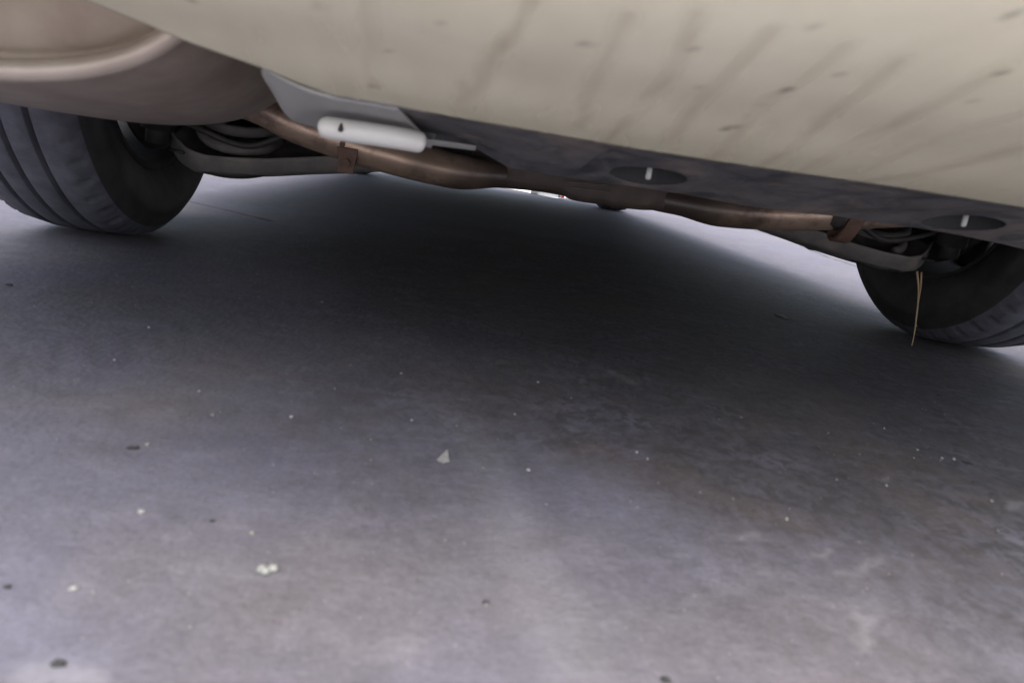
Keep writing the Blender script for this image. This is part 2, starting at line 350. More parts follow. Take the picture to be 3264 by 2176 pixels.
for X in xsb:
    te = lerp_tab(EDGE, X); row = []
    for j in range(NT + 1):
        f = j / NT; t = te + (130 - te) * (f * .55 + f * f * .45)
        p = bpt(X, t)
        # a soft vertical swage in the skin
        p.y += .009 * math.exp(-((X - .003) / .018) ** 2) * sm(.222, .275, p.z) + .006 * math.exp(-((X - .40) / .035) ** 2)
        row.append(p); m_ = s_ = 0.0
        if X < .55 and p.z < .36:
            nn = noise.noise(Vector((p.x * 60, p.y * 25, p.z * 25))); n4 = noise.noise(Vector((p.x * 160, p.y * 50, 1)))
            for k, (line, wd, st) in enumerate(mud_runs):
                for (a, b) in zip(line, line[1:]):
                    if min(a[0], b[0]) - .03 < p.x < max(a[0], b[0]) + .03:
                        dd, tt = seg_d(p.x, p.y, a, b)
                        m_ = max(m_, st * .92 * sm(wd * 1.7, wd * .1, dd + (nn * 1.1 + n4 * .6) * wd) * max(.2, .8 + .9 * nn + .4 * noise.noise(Vector((k * 3.3, p.y * 30, 0)))))
            film = .14 * sm(.30, .215, p.z) * (.6 + nn); m_ = min(1, m_ + max(0, film))
            for (c, rd, st) in spots:
                dd = math.hypot((p.x - c[0]), (p.y - c[1]) * .9); s_ = max(s_, st * sm(rd * 1.5, rd * .5, dd + nn * rd * .4))
        mud.append(max(0, min(1, m_))); spt.append(s_)
    rows.append(row)
vs, fs = grid(rows); me = bpy.data.meshes.new('bumper_cover'); me.from_pydata(vs, [], fs)
for nm, d in (('mud', mud), ('spot', spt)):
    a = me.attributes.new(nm, 'FLOAT', 'POINT'); a.data.foreach_set('value', d)
bumper = link('bumper_cover', me, M_PAINT, car)
tag(bumper, 'cream rear bumper cover streaked with brown mud runs'); 
me.flip_normals() if me.polygons[0].normal.z > 0 else None
solid(bumper, .003)

# --- black plastic apron under the bumper, with two recessed clip holes
LOW = [(-0.0243, 0.6, 0.2069), (-0.0061, 0.6, 0.2064), (0.0147, 0.6, 0.2055), (0.0464, 0.61, 0.1936), (0.0812, 0.61, 0.1928), (0.1276, 0.61, 0.1935), (0.2058, 0.61, 0.1935), (0.2523, 0.61, 0.1914), (0.2978, 0.61, 0.1925), (0.3344, 0.61, 0.1941), (0.4097, 0.61, 0.1947), (0.4583, 0.61, 0.1941), (0.5084, 0.61, 0.1917), (0.5464, 0.61, 0.1885)]
LOW = [(p[0], p) for p in LOW]
lastz = LOW[-1][1][2]; LOW += [(.85, (.85, .60, lastz)), (.95, (.95, .58, lastz + .02))]
def lowpt(X):
    return Vector((X, lerp_tab([(a, p[1]) for a, p in LOW], X), lerp_tab([(a, p[2]) for a, p in LOW], X)))
def apron_pt(X, v):
    te = lerp_tab(EDGE, X); a = bpt(X, te); a.y += .003; a.z += .0035
    b = lowpt(X); q = a.lerp(b, v)
    q.z += .006 * math.sin(v * math.pi) * (1 if X > .1 else .4)
    q.z += .0016 * noise.noise(Vector((q.x * 18, q.y * 26, 2))) * math.sin(v * math.pi)
    return q
HOLES = []
def apron_find(px):                      # the apron point seen through a wanted place
    c = Vector((0, 0, .203)); d = (Vector(px) - c).normalized()
    return min(((apron_pt(X, v) - c).cross(d).length, X, v) for X in [i * .002 for i in range(0, 400)] for v in [i / 80 for i in range(81)])[1:]
for px in ((0.148, 0.545, 0.204), (0.4125, 0.545, 0.2044)):
    HOLES.append(apron_find(px))
print('HOLES', HOLES)
hole_c = [apron_pt(*h) for h in HOLES]
rows = []
for i in range(790):
    X = -.080 + i * .0011; row = []
    for j in range(131):
        q = apron_pt(X, j / 130)
        for c in hole_c:
            d = math.hypot((q.x - c.x), (q.y - c.y) * 1.05); q.z += .05 * sm(.0305, .0262, d)
        row.append(q)
    e = row[-1]; row += [e + Vector((0, .004, .004)), e + Vector((0, .008, .03)), e + Vector((0, .01, .06))]
    rows.append(row)
vs, fs = grid(rows)
apron = link('lower_apron', pydata('lower_apron', vs, fs), M_APRON, car, origin=(0, 0, 0))
apron.data.materials.append(plain('cavity_shade', (.035, .035, .038), .9))  # shade inside the clip holes painted as a dark colour
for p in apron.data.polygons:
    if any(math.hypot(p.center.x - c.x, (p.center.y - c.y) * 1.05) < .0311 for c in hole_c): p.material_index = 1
tag(apron, 'scuffed black plastic apron under the bumper')
for c in hole_c:
    b = Vector((c.x, c.y - .002, c.z))
    vs, fs = cat(lathe_z([(.0, .010), (.0021, .010), (.0023, -.0012), (.0017, -.0026), (0, -.003)], b))
    link('clip', pydata('clip', vs, fs), M_WHITE, apron)

# --- body coloured return of the bumper and the rolled lip below it
up = spline([(-0.1219, 0.47, 0.2345), (-0.1102, 0.47, 0.2298), (-0.0943, 0.468, 0.2256), (-0.0786, 0.466, 0.2237), (-0.0601, 0.466, 0.2235), (-0.0477, 0.466, 0.2233), (-0.0396, 0.466, 0.2231)], 48)
lo = spline([(-0.1338, 0.54, 0.2266), (-0.1276, 0.54, 0.2153), (-0.1212, 0.545, 0.2082), (-0.1121, 0.55, 0.2062), (-0.0946, 0.55, 0.2052), (-0.0578, 0.55, 0.2042), (-0.0189, 0.55, 0.2034)], 48)
rows = []
for a, b in zip(up, lo):
    row = []
    for j in range(17):
        f = j / 16; q = a.lerp(b, f); q.y += (.014 * sm(-.16, -.08, q.x) - .020 * (1 - sm(-.14, -.07, q.x))) * math.sin(math.pi * f); row.append(q)
    row += [b + Vector((0, .004, -.001)), b + Vector((0, .012, .002)), b + Vector((.002, .024, .012)), b + Vector((.004, .04, .03))]
    rows.append(row)
e = [q + Vector((.01, .05, .012)) for q in rows[0]]
vs, fs = grid([e] + rows)
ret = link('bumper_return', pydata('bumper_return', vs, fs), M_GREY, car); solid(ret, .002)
lipc = spline([(-0.0941, 0.505, 0.204), (-0.0762, 0.502, 0.2039), (-0.0561, 0.502, 0.204), (-0.0359, 0.504, 0.204), (-0.0223, 0.508, 0.2034)], 40)
rad = [.0075 * min(1, math.sqrt(max(.02, 1 - (1 - min(i, 40 - i) / 5) ** 2))) if min(i, 40 - i) < 5 else .0075 for i in range(41)]
rad = [r * (1 + .0 * i) for i, r in enumerate(rad)]
vs, fs = tube(lipc, rad, 20, True, [(1.25, 1)] * 41)
lip = link('bumper_lip', pydata('bumper_lip', vs, fs), M_PAINT2, car); tag(lip, 'rolled white lip below the bumper')
h = Vector((-0.0776, 0.4925, 0.2057)); vs, fs = tube([h + Vector((0, -.0012, -.0022)), h + Vector((0, .004, .002))], .0017, 10)
link('drain_hole', pydata('drain_hole', vs, fs), M_BLACK, lip)
fl = spline([(-0.0234, 0.515, 0.2039), (-0.0129, 0.545, 0.2047), (0.015, 0.58, 0.2053)], 10)
vs, fs = grid([[p + Vector((0, 0, .0022)), p + Vector((0, .002, -.0018)), p + Vector((0, .008, -.001))] for p in fl])
link('flange_strip', pydata('flange_strip', vs, fs), M_GREY, car)

# --- muffler
def sup(t, a, b, n=2.9):
    c, s = math.cos(t), math.sin(t); return (abs(c) ** (2 / n)) * a * (1 if c >= 0 else -1), (abs(s) ** (2 / n)) * b * (1 if s >= 0 else -1)
MX, MA, MB = -.366, .210, .11
def mring(y, a, b, zc, seg=96, xc=MX):
    return [Vector((xc + sup(2 * math.pi * k / seg, a, b)[0], y, zc + sup(2 * math.pi * k / seg, a, b)[1])) for k in range(seg)]
ZB = lambda y: .2035 - (y - .47) * .082          # underside of the can, dropping towards the front
mrows = []
for y, da, db in ((.478, .0, .0), (.49, .001, .001), (.52, .002, .002), (.58, .003, .004), (.66, .003, .004), (.73, .0, .001), (.76, -.006, -.006), (.775, -.02, -.018), (.78, -.06, -.05)):
    mrows.append(mring(y, MA + da, MB + db, ZB(y) + MB))
vs, fs = grid(mrows, close_v=True); fs.append(tuple(range(8 * 96, 9 * 96)))
muf = link('muffler', pydata('muffler', vs, fs), M_MUF, car); tag(muf, 'brown tarnished exhaust muffler with a rolled rear seam')
r = mring(.474, MA - .001, MB - .001, ZB(.474) + MB + .001); r.append(r[0]); r.append(r[1])
vs, fs = tube(r[:-1], .0068, 14, False, [(1, 1)] * 97)
link('seam_rim', pydata('seam_rim', vs, fs), M_LIP, muf)
zc = ZB(.474) + MB + .001
cap = [mring(.477, MA - .006, MB - .006, zc), mring(.490, MA - .008, MB - .008, zc), mring(.490, MA - .0145, MB - .0135, zc), mring(.478, MA - .017, MB - .0155, zc), mring(.474, MA - .05, MB - .04, zc), mring(.472, MA - .1, MB - .07, zc)]
vs, fs = grid(cap, close_v=True); fs.append(tuple(range(5 * 96, 6 * 96)))
link('end_plate', pydata('end_plate', vs, fs), grained('tan_end_plate', (.38, .315, .25), (.47, .405, .33), 18, .65, .1, c3=(.29, .22, .19), s3=7), muf)
vs, fs = tube(spline([(-.325, .48, .262), (-.328, .43, .262), (-.335, .37, .255), (-.345, .30, .243)], 14), .021, 24, False)
tp = link('tailpipe', pydata('tailpipe', vs, fs), M_RUST, muf); solid(tp, .0015)
vs, fs = tube(spline([(-.25, .77, .26), (-.20, .9, .265), (-.1, 1.1, .262), (.02, 1.4, .25), (.06, 2.0, .245), (.06, 3.2, .25)], 40), .022, 16)
link('exhaust_pipe', pydata('exhaust_pipe', vs, fs), M_RUST, car)

# --- axle beam: a tube crushed to a flat web in the middle
bc = [(-0.2823, 0.955, 0.2258), (-0.25, 0.955, 0.2186), (-0.2055, 0.955, 0.2032), (-0.1555, 0.955, 0.1926), (-0.1113, 0.955, 0.1852), (-0.0588, 0.955, 0.1789), (-0.0056, 0.955, 0.175), (0.0289, 0.955, 0.1754), (0.0608, 0.955, 0.1774), (0.1146, 0.955, 0.1799), (0.1558, 0.955, 0.1792), (0.2044, 0.955, 0.1781), (0.2534, 0.955, 0.1784), (0.3107, 0.955, 0.1757), (0.361, 0.955, 0.1752), (0.4327, 0.955, 0.1798), (0.5042, 0.955, 0.1891), (0.5686, 0.955, 0.1995), (0.6259, 0.955, 0.2104), (0.6993, 0.955, 0.2207)]
N = 110; path = spline(bc, N)
def hump(X): return sm(.185, .120, abs(X - .187))       # 1 where the tube is pressed flat
rad = []; sq = []
for p in path:
    hh = hump(p.x); rad.append(.0238); sq.append((1 - .5 * hh, 1 - .30 * hh))
vs, fs = tube(path, rad, 28, True, sq)
vs = [v + Vector((0, .006 * hump(v.x), 0)) for v in vs]
bme = pydata('axle_beam', vs, fs)
ga = bme.attributes.new('mid_shade', 'FLOAT', 'POINT')
ga.data.foreach_set('value', [sm(.30, .13, abs(v.co.x - .187) + .05 * noise.noise(v.co * 30)) for v in bme.vertices])  # shade and lost sheen of the pressed middle, put into the colour
_t = M_BEAM.node_tree; _b = _t.nodes['Principled BSDF']; _l = _b.inputs['Base Color'].links[0].from_socket
_t.links.new(mix(_t, attr(_t, 'mid_shade'), _l, (.055, .042, .035)), _b.inputs['Base Color'])
_t.links.new(math_(_t, 'SUBTRACT', .5, math_(_t, 'MULTIPLY', attr(_t, 'mid_shade'), .45)), _b.inputs['Metallic'])
beam = link('axle_beam', bme, M_BEAM, car); tag(beam, 'bronze-brown tubular rear axle beam')
wb = [(0.0227, 0.935, 0.1585), (0.0436, 0.935, 0.1602), (0.0618, 0.935, 0.1623), (0.088, 0.935, 0.1642), (0.1158, 0.935, 0.1663), (0.1306, 0.935, 0.166), (0.1399, 0.935, 0.1664), (0.1478, 0.935, 0.1639), (0.1572, 0.935, 0.16), (0.1724, 0.935, 0.1586), (0.197, 0.935, 0.1587), (0.219, 0.935, 0.1581), (0.252, 0.935, 0.1593), (0.2712, 0.935, 0.1605), (0.2963, 0.935, 0.1604), (0.3283, 0.935, 0.1554), (0.3484, 0.935, 0.1542)]
rows = []
for i_, q in enumerate(spline(wb, 42)):
    e_ = min(i_, 42 - i_) / 42; k_ = sm(0, .24, e_)
    q = q + Vector((0, .03 * (1 - k_), .004 * (1 - k_))); rows.append([q + Vector((0, .040, .052)), q + Vector((0, .008 + .016 * (1 - k_), .052)), q + Vector((0, .018 * (1 - k_), .030)), q + Vector((0, .010 * (1 - k_), .010)), q + Vector((0, .003 + .01 * (1 - k_), .002)), q + Vector((0, .012, 0)), q + Vector((0, .036, .003)), q + Vector((0, .042, .02))])
vs, fs = grid(rows, close_v=True); fs += [tuple(range(8)), tuple(range(42 * 8, 43 * 8))]
web = link('beam_web', pydata('beam_web', vs, fs), grained('dark_brown_steel', (.05, .038, .032), (.095, .072, .058), 30, .6, .1), beam)
a, b_ = Vector((0.1446, 0.93, 0.1827)), Vector((0.2061, 0.93, 0.185))
for k in range(1):
    rect = [(0.1446, 0.931, 0.1833), (0.2062, 0.931, 0.1856), (0.2063, 0.931, 0.1778), (0.1446, 0.931, 0.1755)]
    rr = [Vector(q) for q in rect] + [Vector(rect[0])]
    vs, fs = tube(rr, .0007, 6, False)
    link('slot_edge', pydata('slot_edge', vs, fs), M_ARM, web)
# hanger bracket on the left, strap on the right
Lb = [(-0.1495, 0.93, 0.184), (-0.1233, 0.93, 0.1841), (-0.1237, 0.93, 0.1742), (-0.1281, 0.93, 0.1523), (-0.1481, 0.93, 0.152), (-0.1471, 0.93, 0.1695)]
vs = [Vector(p) for p in Lb] + [Vector(p) + Vector((0, .012, 0)) for p in Lb]; n = 6
fs = [tuple(range(n)), tuple(range(2 * n - 1, n - 1, -1))] + [(i, (i + 1) % n, (i + 1) % n + n, i + n) for i in range(n)]
br = link('hanger_bracket', pydata('hanger_bracket', vs, fs), M_RUST, beam, smooth=False); bevel(br, .0012)
st = path[min(range(N + 1), key=lambda i: abs(path[i].x - .548))]
rows = []
for k in range(40):
    a = 2 * math.pi * k / 40; ry, rz = .0285, .0285
    drop = .014 * max(0, -math.sin(a)) ** 2
    for_ = Vector((0, math.cos(a) * ry, math.sin(a) * rz - drop))
    rows.append([st + for_ * s_ + Vector((dx + .006 * math.sin(a), 0, 0)) for dx, s_ in ((-.011, .9), (-.011, 1.0), (.011, 1.0), (.011, .9))])
vs, fs = grid(rows, close_u=True, close_v=True)
link('axle_strap', pydata('axle_strap', vs, fs), M_RUST, beam, smooth=False)
rows = []
for k in range(40):
    a = 2 * math.pi * k / 40; for_ = Vector((0, math.cos(a) * .0275, math.sin(a) * .0275))
    rows.append([st + Vector((-.026, 0, 0)) + for_ * s_ + Vector((dx, 0, 0)) for dx, s_ in ((-.009, .9), (-.009, 1.0), (.010, 1.0), (.010, .9))])
vs, fs = grid(rows, close_u=True, close_v=True)
link('rubber_bush', pydata('rubber_bush', vs, fs), M_BLACK, beam, smooth=False)

for xw in (-.142, .66):
    pw = path[min(range(N + 1), key=lambda i: abs(path[i].x - xw))]; i_ = path.index(pw); dr = (path[min(i_ + 2, N)] - path[max(i_ - 2, 0)]).normalized()
    rows = []; a1 = dr.cross(Vector((0, 0, 1))).normalized(); a2 = a1.cross(dr)
    for k in range(48):
        a = 2 * math.pi * k / 48; rr = .0238 + .0012 * noise.noise(Vector((k * .9, xw * 9, 0)))
        rows.append([pw + (a1 * math.cos(a) + a2 * math.sin(a)) * (rr + e_) + dr * dx for dx, e_ in ((-.004, -.001), (-.0015, .0016), (.0015, .0018), (.004, -.001))])
    vs, fs = grid(rows, close_u=True); link('weld_bead', pydata('weld_bead', vs, fs), M_RUST, beam)
bq = Vector((-0.1359, 0.925, 0.165)); vs, fs = tube([bq, bq + Vector((0, .012, 0))], .0055, 6); link('bracket_bolt', pydata('bracket_bolt', vs, fs), M_RUST, beam, smooth=False)

# --- one spring seat, coil spring and trailing arm per side
ARMZ = [(.30, .152), (.345, .143), (.40, .134), (.45, .126), (.50, .1195), (.54, .1165), (.565, .118), (.585, .126), (.60, .142)]
YC = 1.14
for s in (-1, 1):
    rows = []
    for i in range(41):
        d = .30 + .30 * i / 40; zb = lerp_tab(ARMZ, d); X = CX + s * d
        wy = lerp_tab([(.30, .05), (.40, .075), (.50, .092), (.56, .085), (.60, .05)], d); zb -= .003 * sm(.36, .5, d)
        nr = lerp_tab([(.30, .026), (.44, .026), (.54, .029), (.585, .036), (.60, .034)], d); fr = lerp_tab([(.30, .05), (.45, .075), (.56, .08), (.60, .05)], d)
        rows.append([Vector((X, YC + wy * .97, zb + fr)), Vector((X, YC + wy, zb + fr - .006)), Vector((X, YC + wy * .92, zb + .012)), Vector((X, YC + wy * .6, zb)), Vector((X, YC, zb - .001)), Vector((X, YC - wy * .6, zb)), Vector((X, YC - wy * .92, zb + .007)), Vector((X, YC - wy, zb + nr - .005)), Vector((X, YC - wy * 1.03, zb + nr)),
                     Vector((X, YC - wy * .97, zb + nr + .0015)), Vector((X, YC - wy * .86, zb + nr - .006)), Vector((X, YC - .1 * wy, zb + nr + (fr - nr) * .30)), Vector((X, YC + wy * .7, zb + nr + (fr - nr) * .72)), Vector((X, YC + wy * .92, zb + fr - .006))])
    vs, fs = grid(rows, close_v=True); fs += [tuple(range(14)), tuple(range(40 * 14, 41 * 14))]
    arm = link('spring_seat', pydata('spring_seat', vs, fs), M_ARM, car)
    c = Vector((CX + s * .535, YC, .148))
    # rings, pad and coil in the dish, all leaning with it
    c = Vector((CX + s * .513, YC - .004, .1535)); TL = .40
    def lean(vs): return [Vector((v.x, v.y, v.z + (v.y - c.y) * TL)) for v in vs]
    vs, fs = lathe_z([(.052, -.012), (.073, -.010), (.076, .0), (.070, .0035), (.064, .0), (.060, .004), (.05, .004)], c, 56)
    link('seat_ring', pydata('seat_ring', lean(vs), fs), M_BLACK, arm)
    vs, fs = lathe_z([(.061, .003), (.0695, .003), (.0695, .0115), (.062, .0125)], c, 30, (R(-118), R(-74)) if s > 0 else (R(-142), R(-98)))
    link('rubber_pad', pydata('rubber_pad', lean(vs), fs), M_ARM, arm)
    vs, fs = lathe_z([(.063, .003), (.0705, .003), (.0705, .0065), (.063, .0075)], c, 20, (R(-140), R(-120)) if s > 0 else (R(-97), R(-80)))
    link('rubber_pad', pydata('rubber_pad', lean(vs), fs), M_ARM, arm)
    pts = []
    for k in range(0, 24 * 4 + 1):
        a = (2 * math.pi * k / 24 - 1.2) * s; pts.append(Vector((c.x + math.cos(a) * .055, c.y + math.sin(a) * .055, c.z + .012 + .026 * k / 24 + math.sin(a) * .055 * TL)))
    vs, fs = tube(pts, .0078, 10)
    link('coil_spring', pydata('coil_spring', vs, fs), M_ARM, car)
    # slot pressed into the dish wall
    q = Vector((CX + s * .578, YC - .078, .142)); vs, fs = tube([q + Vector((-.010, 0, .001)), q + Vector((.010, -.003, -.001))], .0022, 8)
    link('pressed_slot', pydata('pressed_slot', vs, fs), M_BLACK, arm)
    # trailing arm forward to its bush, damper outside
    vs, fs = tube(spline([(CX + s * .46, 1.2, .15), (CX + s * .50, 1.4, .19), (CX + s * .52, 1.62, .235)], 12), [.03] * 13, 14)
    link('trailing_arm', pydata('trailing_arm', vs, fs), M_BLACK, car)
    vs, fs = cat(tube([(CX + s * .60, 1.05, .17), (CX + s * .58, 1.02, .40)], .022, 16), tube([(CX + s * .603, 1.052, .15), (CX + s * .60, 1.05, .20)], .014, 14))
    link('damper', pydata('damper', vs, fs), M_BLACK, car)
    # brake hose
    vs, fs = tube(spline([(CX + s * .40, 1.02, .20), (CX + s * .47, 1.03, .165), (CX + s * .54, 1.04, .178), (CX + s * .615, 1.08, .20)], 16), .0045, 8)
    link('brake_hose', pydata('brake_hose', vs, fs), M_BLACK, car)

# --- wheels
RR = .29
def tyre_profile():
    """from the inner bead over the tread to the outer bead: (x towards the outside, radius)"""
    pr = [(.012, .180), (.004, .190), (-.004, .205), (-.010, .225), (-.012, .240), (-.0105, .2515), (-.0085, .2525), (-.006, .262), (.001, .272), (.0055, .2765), (.0075, .2785), (.012, .2825)]
    xs_ = []
    ribs = [(.016, .047), (.053, .081), (.087, .111), (.117, .146)]
    for a, b in ribs:
        f = lambda x: RR - .0065 * (abs(x - .081) / .066) ** 3
        pr += [(a, f(a) - .0085), (a + .0006, f(a) - .0008), (a + .002, f(a)), (b - .002, f(b)), (b - .0006, f(b) - .0008), (b, f(b) - .0085)]
    pr[12:15] = [(.016, .2855), (.020, .2868), (.024, .2876)]; pr = [p for i, p in enumerate(pr) if not (i > 30 and .1455 < p[0] < .1465)]
    pr += [(.151, .2825), (.156, .2765), (.163, .268), (.170, .25), (.173, .235), (.170, .215), (.163, .195), (.152, .180)]
    return pr
TP = tyre_profile()
SEG = 330
def tyre_wob(j, k):
    x, r = TP[j]; f = k % 6
    if .006 < x < .0215 and f == 0: return -.0042                   # short slits across the shoulder
    if .142 < x < .157 and f == 3: return -.0042
    return 0
def build_tyre(c, s):
    prof_ = TP; vs, fs = lathe_x(prof_, c, SEG, s, tyre_wob)
    return pydata('tyre', [Vector((v.x, v.y, v.z if v.z > .0005 else .0005)) for v in vs], fs)
def rim_mesh(c, s):
    a = lathe_x([(.014, .182), (.006, .186), (.006, .178), (.02, .172), (.06, .160), (.12, .162), (.146, .176), (.156, .186), (.156, .180), (.14, .168), (.128, .156)], c, 96, s)
    hub = lathe_x([(.128, .0), (.128, .05), (.118, .062), (.118, .0)], c, 48, s)
    parts = [a, hub]
    for k in range(7):
        an = 2 * math.pi * k / 7 + .25; w_ = .030
        rows_ = []
        for q in range(5):
            rr = .05 + (.162 - .05) * q / 4; ww = w_ * (.8 + .25 * q / 4); row_ = []
            for dx, dw in ((.112, -ww), (.112, ww), (.130, ww), (.130, -ww)):
                yy, zz = rr * math.sin(an) + dw * math.cos(an), -rr * math.cos(an) + dw * math.sin(an)
                row_.append(Vector((c[0] + s * dx, c[1] + yy, c[2] + zz)))
            rows_.append(row_)
        parts.append(grid(rows_, close_v=True))
    return pydata('rim', *cat(*parts))
def wheel(name, c, s, rear=True):
    o = link('wheel', pydata('hub', *lathe_x([(.0, .0), (.0, .045), (.10, .045), (.10, .0)], c, 32, s)), M_BLACK, car, origin=c)
    link('tyre', build_tyre(c, s), M_TREAD, o, origin=c)
    t = o.children[0]; t.data.materials.append(M_SIDE); nj = len(TP) - 1
    for i, p in enumerate(t.data.polygons):
        j = i % nj; p.material_index = 0 if 8 <= j <= len(TP) - 9 else 1
    link('rim', rim_mesh(c, s), M_RIM, o, origin=c)
    link('brake_drum', pydata('brake_drum', *lathe_x([(-.004, .0), (-.004, .10), (.002, .154), (.008, .156), (.012, .118), (.02, .116), (.07, .106), (.07, .0)], c, 48, s)), M_BLACK, o, origin=c)
    return o
XI = .637                              # inner sidewall plane from the car's centre line
for s in (-1, 1):
    wheel('wheel', Vector((CX + s * XI, 1.159, RR)), s)
    wheel('wheel', Vector((CX + s * (XI - .01), 3.95, RR)), s)

# --- body shell, floor and the rest of the car above
HW = .835
def arch(yc, r=.335, n=16):
    return [(yc + r * math.cos(a), max(.21, .29 + r * math.sin(a))) for a in [math.pi * (1.06 - 1.12 * i / n) for i in range(n + 1)]]
side = [(.42, .40), (.50, .22), (.80, .23)] + arch(1.159) + [(1.62, .2), (3.50, .2)] + arch(3.95) + [(4.255, .34), (4.275, .45), (4.24, .58), (4.1, .70), (3.55, .90), (.62, .97), (.38, .92), (.30, .75), (.29, .585)]
def shell(hw):
    n = len(side); vs = [Vector((CX + s * hw * (1 - .05 * sm(.6, 1, z)), y, z)) for s in (-1, 1) for y, z in side]
    fs = [tuple(range(n)), tuple(range(2 * n - 1, n - 1, -1))]
    k0 = side.index((4.255, .34))
    for i in range(k0, n - 1): fs.append((i, i + 1, i + 1 + n, i + n))
    return vs, fs
vs, fs = shell(HW)
body = link('body_shell', pydata('body_shell', vs, fs), M_PAINT2, car, smooth=False); bevel(body, .02, 3)
cab = [(.62, .97), (.70, 1.30), (.86, 1.45), (1.3, 1.50), (2.1, 1.49), (2.65, 1.40), (3.55, .90)]
rowsc = []
for y, z in cab:
    hw = .79 - .17 * sm(.95, 1.5, z); rowsc.append([Vector((CX - hw, y, z)), Vector((CX - hw * .8, y, z + .012)), Vector((CX + hw * .8, y, z + .012)), Vector((CX + hw, y, z))])
vs, fs = grid(rowsc); n = len(rowsc); fs += [tuple(4 * i for i in range(n)), tuple(4 * i + 3 for i in range(n - 1, -1, -1))]
cabm = pydata('cabin', vs, fs); cabin = link('cabin', cabm, M_PAINT2, car, smooth=False); bevel(cabin, .02, 3)
M_GLASS = plain('dark_car_glass', (.01, .012, .013), .08)
vs, fs = grid([[Vector((CX - .66, .632, 1.02)), Vector((CX + .66, .632, 1.02))], [Vector((CX - .58, .695, 1.28)), Vector((CX + .58, .695, 1.28))]])
g = link('rear_window', pydata('rear_window', [v + Vector((0, -.012, 0)) for v in vs], fs), M_GLASS, car); solid(g, .004)
for s in (-1, 1):
    pts = [(.95, 1.02), (.98, 1.36), (1.3, 1.42), (2.1, 1.41), (2.45, 1.34), (3.05, 1.02)]
    vs = [Vector((CX + s * (.79 - .17 * sm(.95, 1.5, z) + .008), y, z)) for y, z in pts]
    g = link('side_window', pydata('side_window', vs, [tuple(range(len(pts)))]), M_GLASS, car); solid(g, .004)
    b_ = box(CX + s * .60, CX + s * .80, .285, .36, .62, .88)
    bevel(link('tail_light', pydata('tail_light', *b_), plain('red_lens', (.35, .01, .012), .15), car, smooth=False), .015, 3)
# floor pan with ribs, sills, front undertray
parts = [box(CX - .80, CX + .80, .66, 4.2, .285, .30)]
for k in range(7): parts.append(box(CX - .62 + .2 * k, CX - .58 + .2 * k, 1.75, 3.2, .268, .2845))
parts += [box(CX - .70, CX + .70, .31, .70, .44, .455), box(CX - .78, CX + .78, .70, .715, .3005, .455)]
link('floor_pan', pydata('floor_pan', *cat(*parts)), M_UNDER, car, smooth=False)
for s in (-1, 1):
    bevel(link('sill', pydata('sill', *box(CX + s * .70, CX + s * .815, 1.56, 3.54, .18, .284)), M_UNDER, car, smooth=False), .012)
bevel(link('fuel_tank', pydata('fuel_tank', *box(CX - .50, CX + .48, 1.45, 1.95, .172, .284)), M_UNDER, car, smooth=False), .03, 3)
bevel(link('rear_crossmember', pydata('rear_crossmember', *box(CX - .62, CX + .62, 1.27, 1.42, .152, .284)), M_UNDER, car, smooth=False), .02, 3)
bevel(link('front_subframe', pydata('front_subframe', *box(CX - .58, CX + .58, 3.45, 4.05, .17, .28)), M_UNDER, car, smooth=False), .02)
bevel(link('engine_undertray', pydata('engine_undertray', *box(CX - .6, CX + .6, 4.06, 4.2, .25, .28)), M_BLACK, car, smooth=False), .02)
bevel(link('spare_wheel_well', pydata('spare_wheel_well', *box(CX - .2, CX + .42, .66, .92, .235, .284)), M_UNDER, car, smooth=False), .03, 3)

# ------------------------------------------------------------------ things lying about
# dry stalk caught on the spring seat
M_STRAW = grained('dry_straw', (.34, .23, .13), (.46, .34, .21), 80, .6, bump_d=0, ms=(1, 1, .2))
p1 = spline([(0.7411, 1.045, 0.1229), (0.7565, 1.05, 0.0931), (0.7686, 1.055, 0.0571), (0.7785, 1.06, 0.0198), (0.7843, 1.065, -0.0051)], 24)
p2 = spline([(0.749, 1.045, 0.1223), (0.7588, 1.05, 0.0967), (0.7648, 1.053, 0.0687), (0.7728, 1.057, 0.0403), (0.7795, 1.06, 0.0336)], 18)
vs, fs = cat(tube(p1, [.0017 * (1 - .6 * i / 24) for i in range(25)], 8), tube(p2, [.0014 * (1 - .6 * i / 18) for i in range(19)], 8))
tag(link('straw_stalk', pydata('straw_stalk', vs, fs), M_STRAW), 'split dry straw stalk hanging in front of the right rear tyre', 'straw')

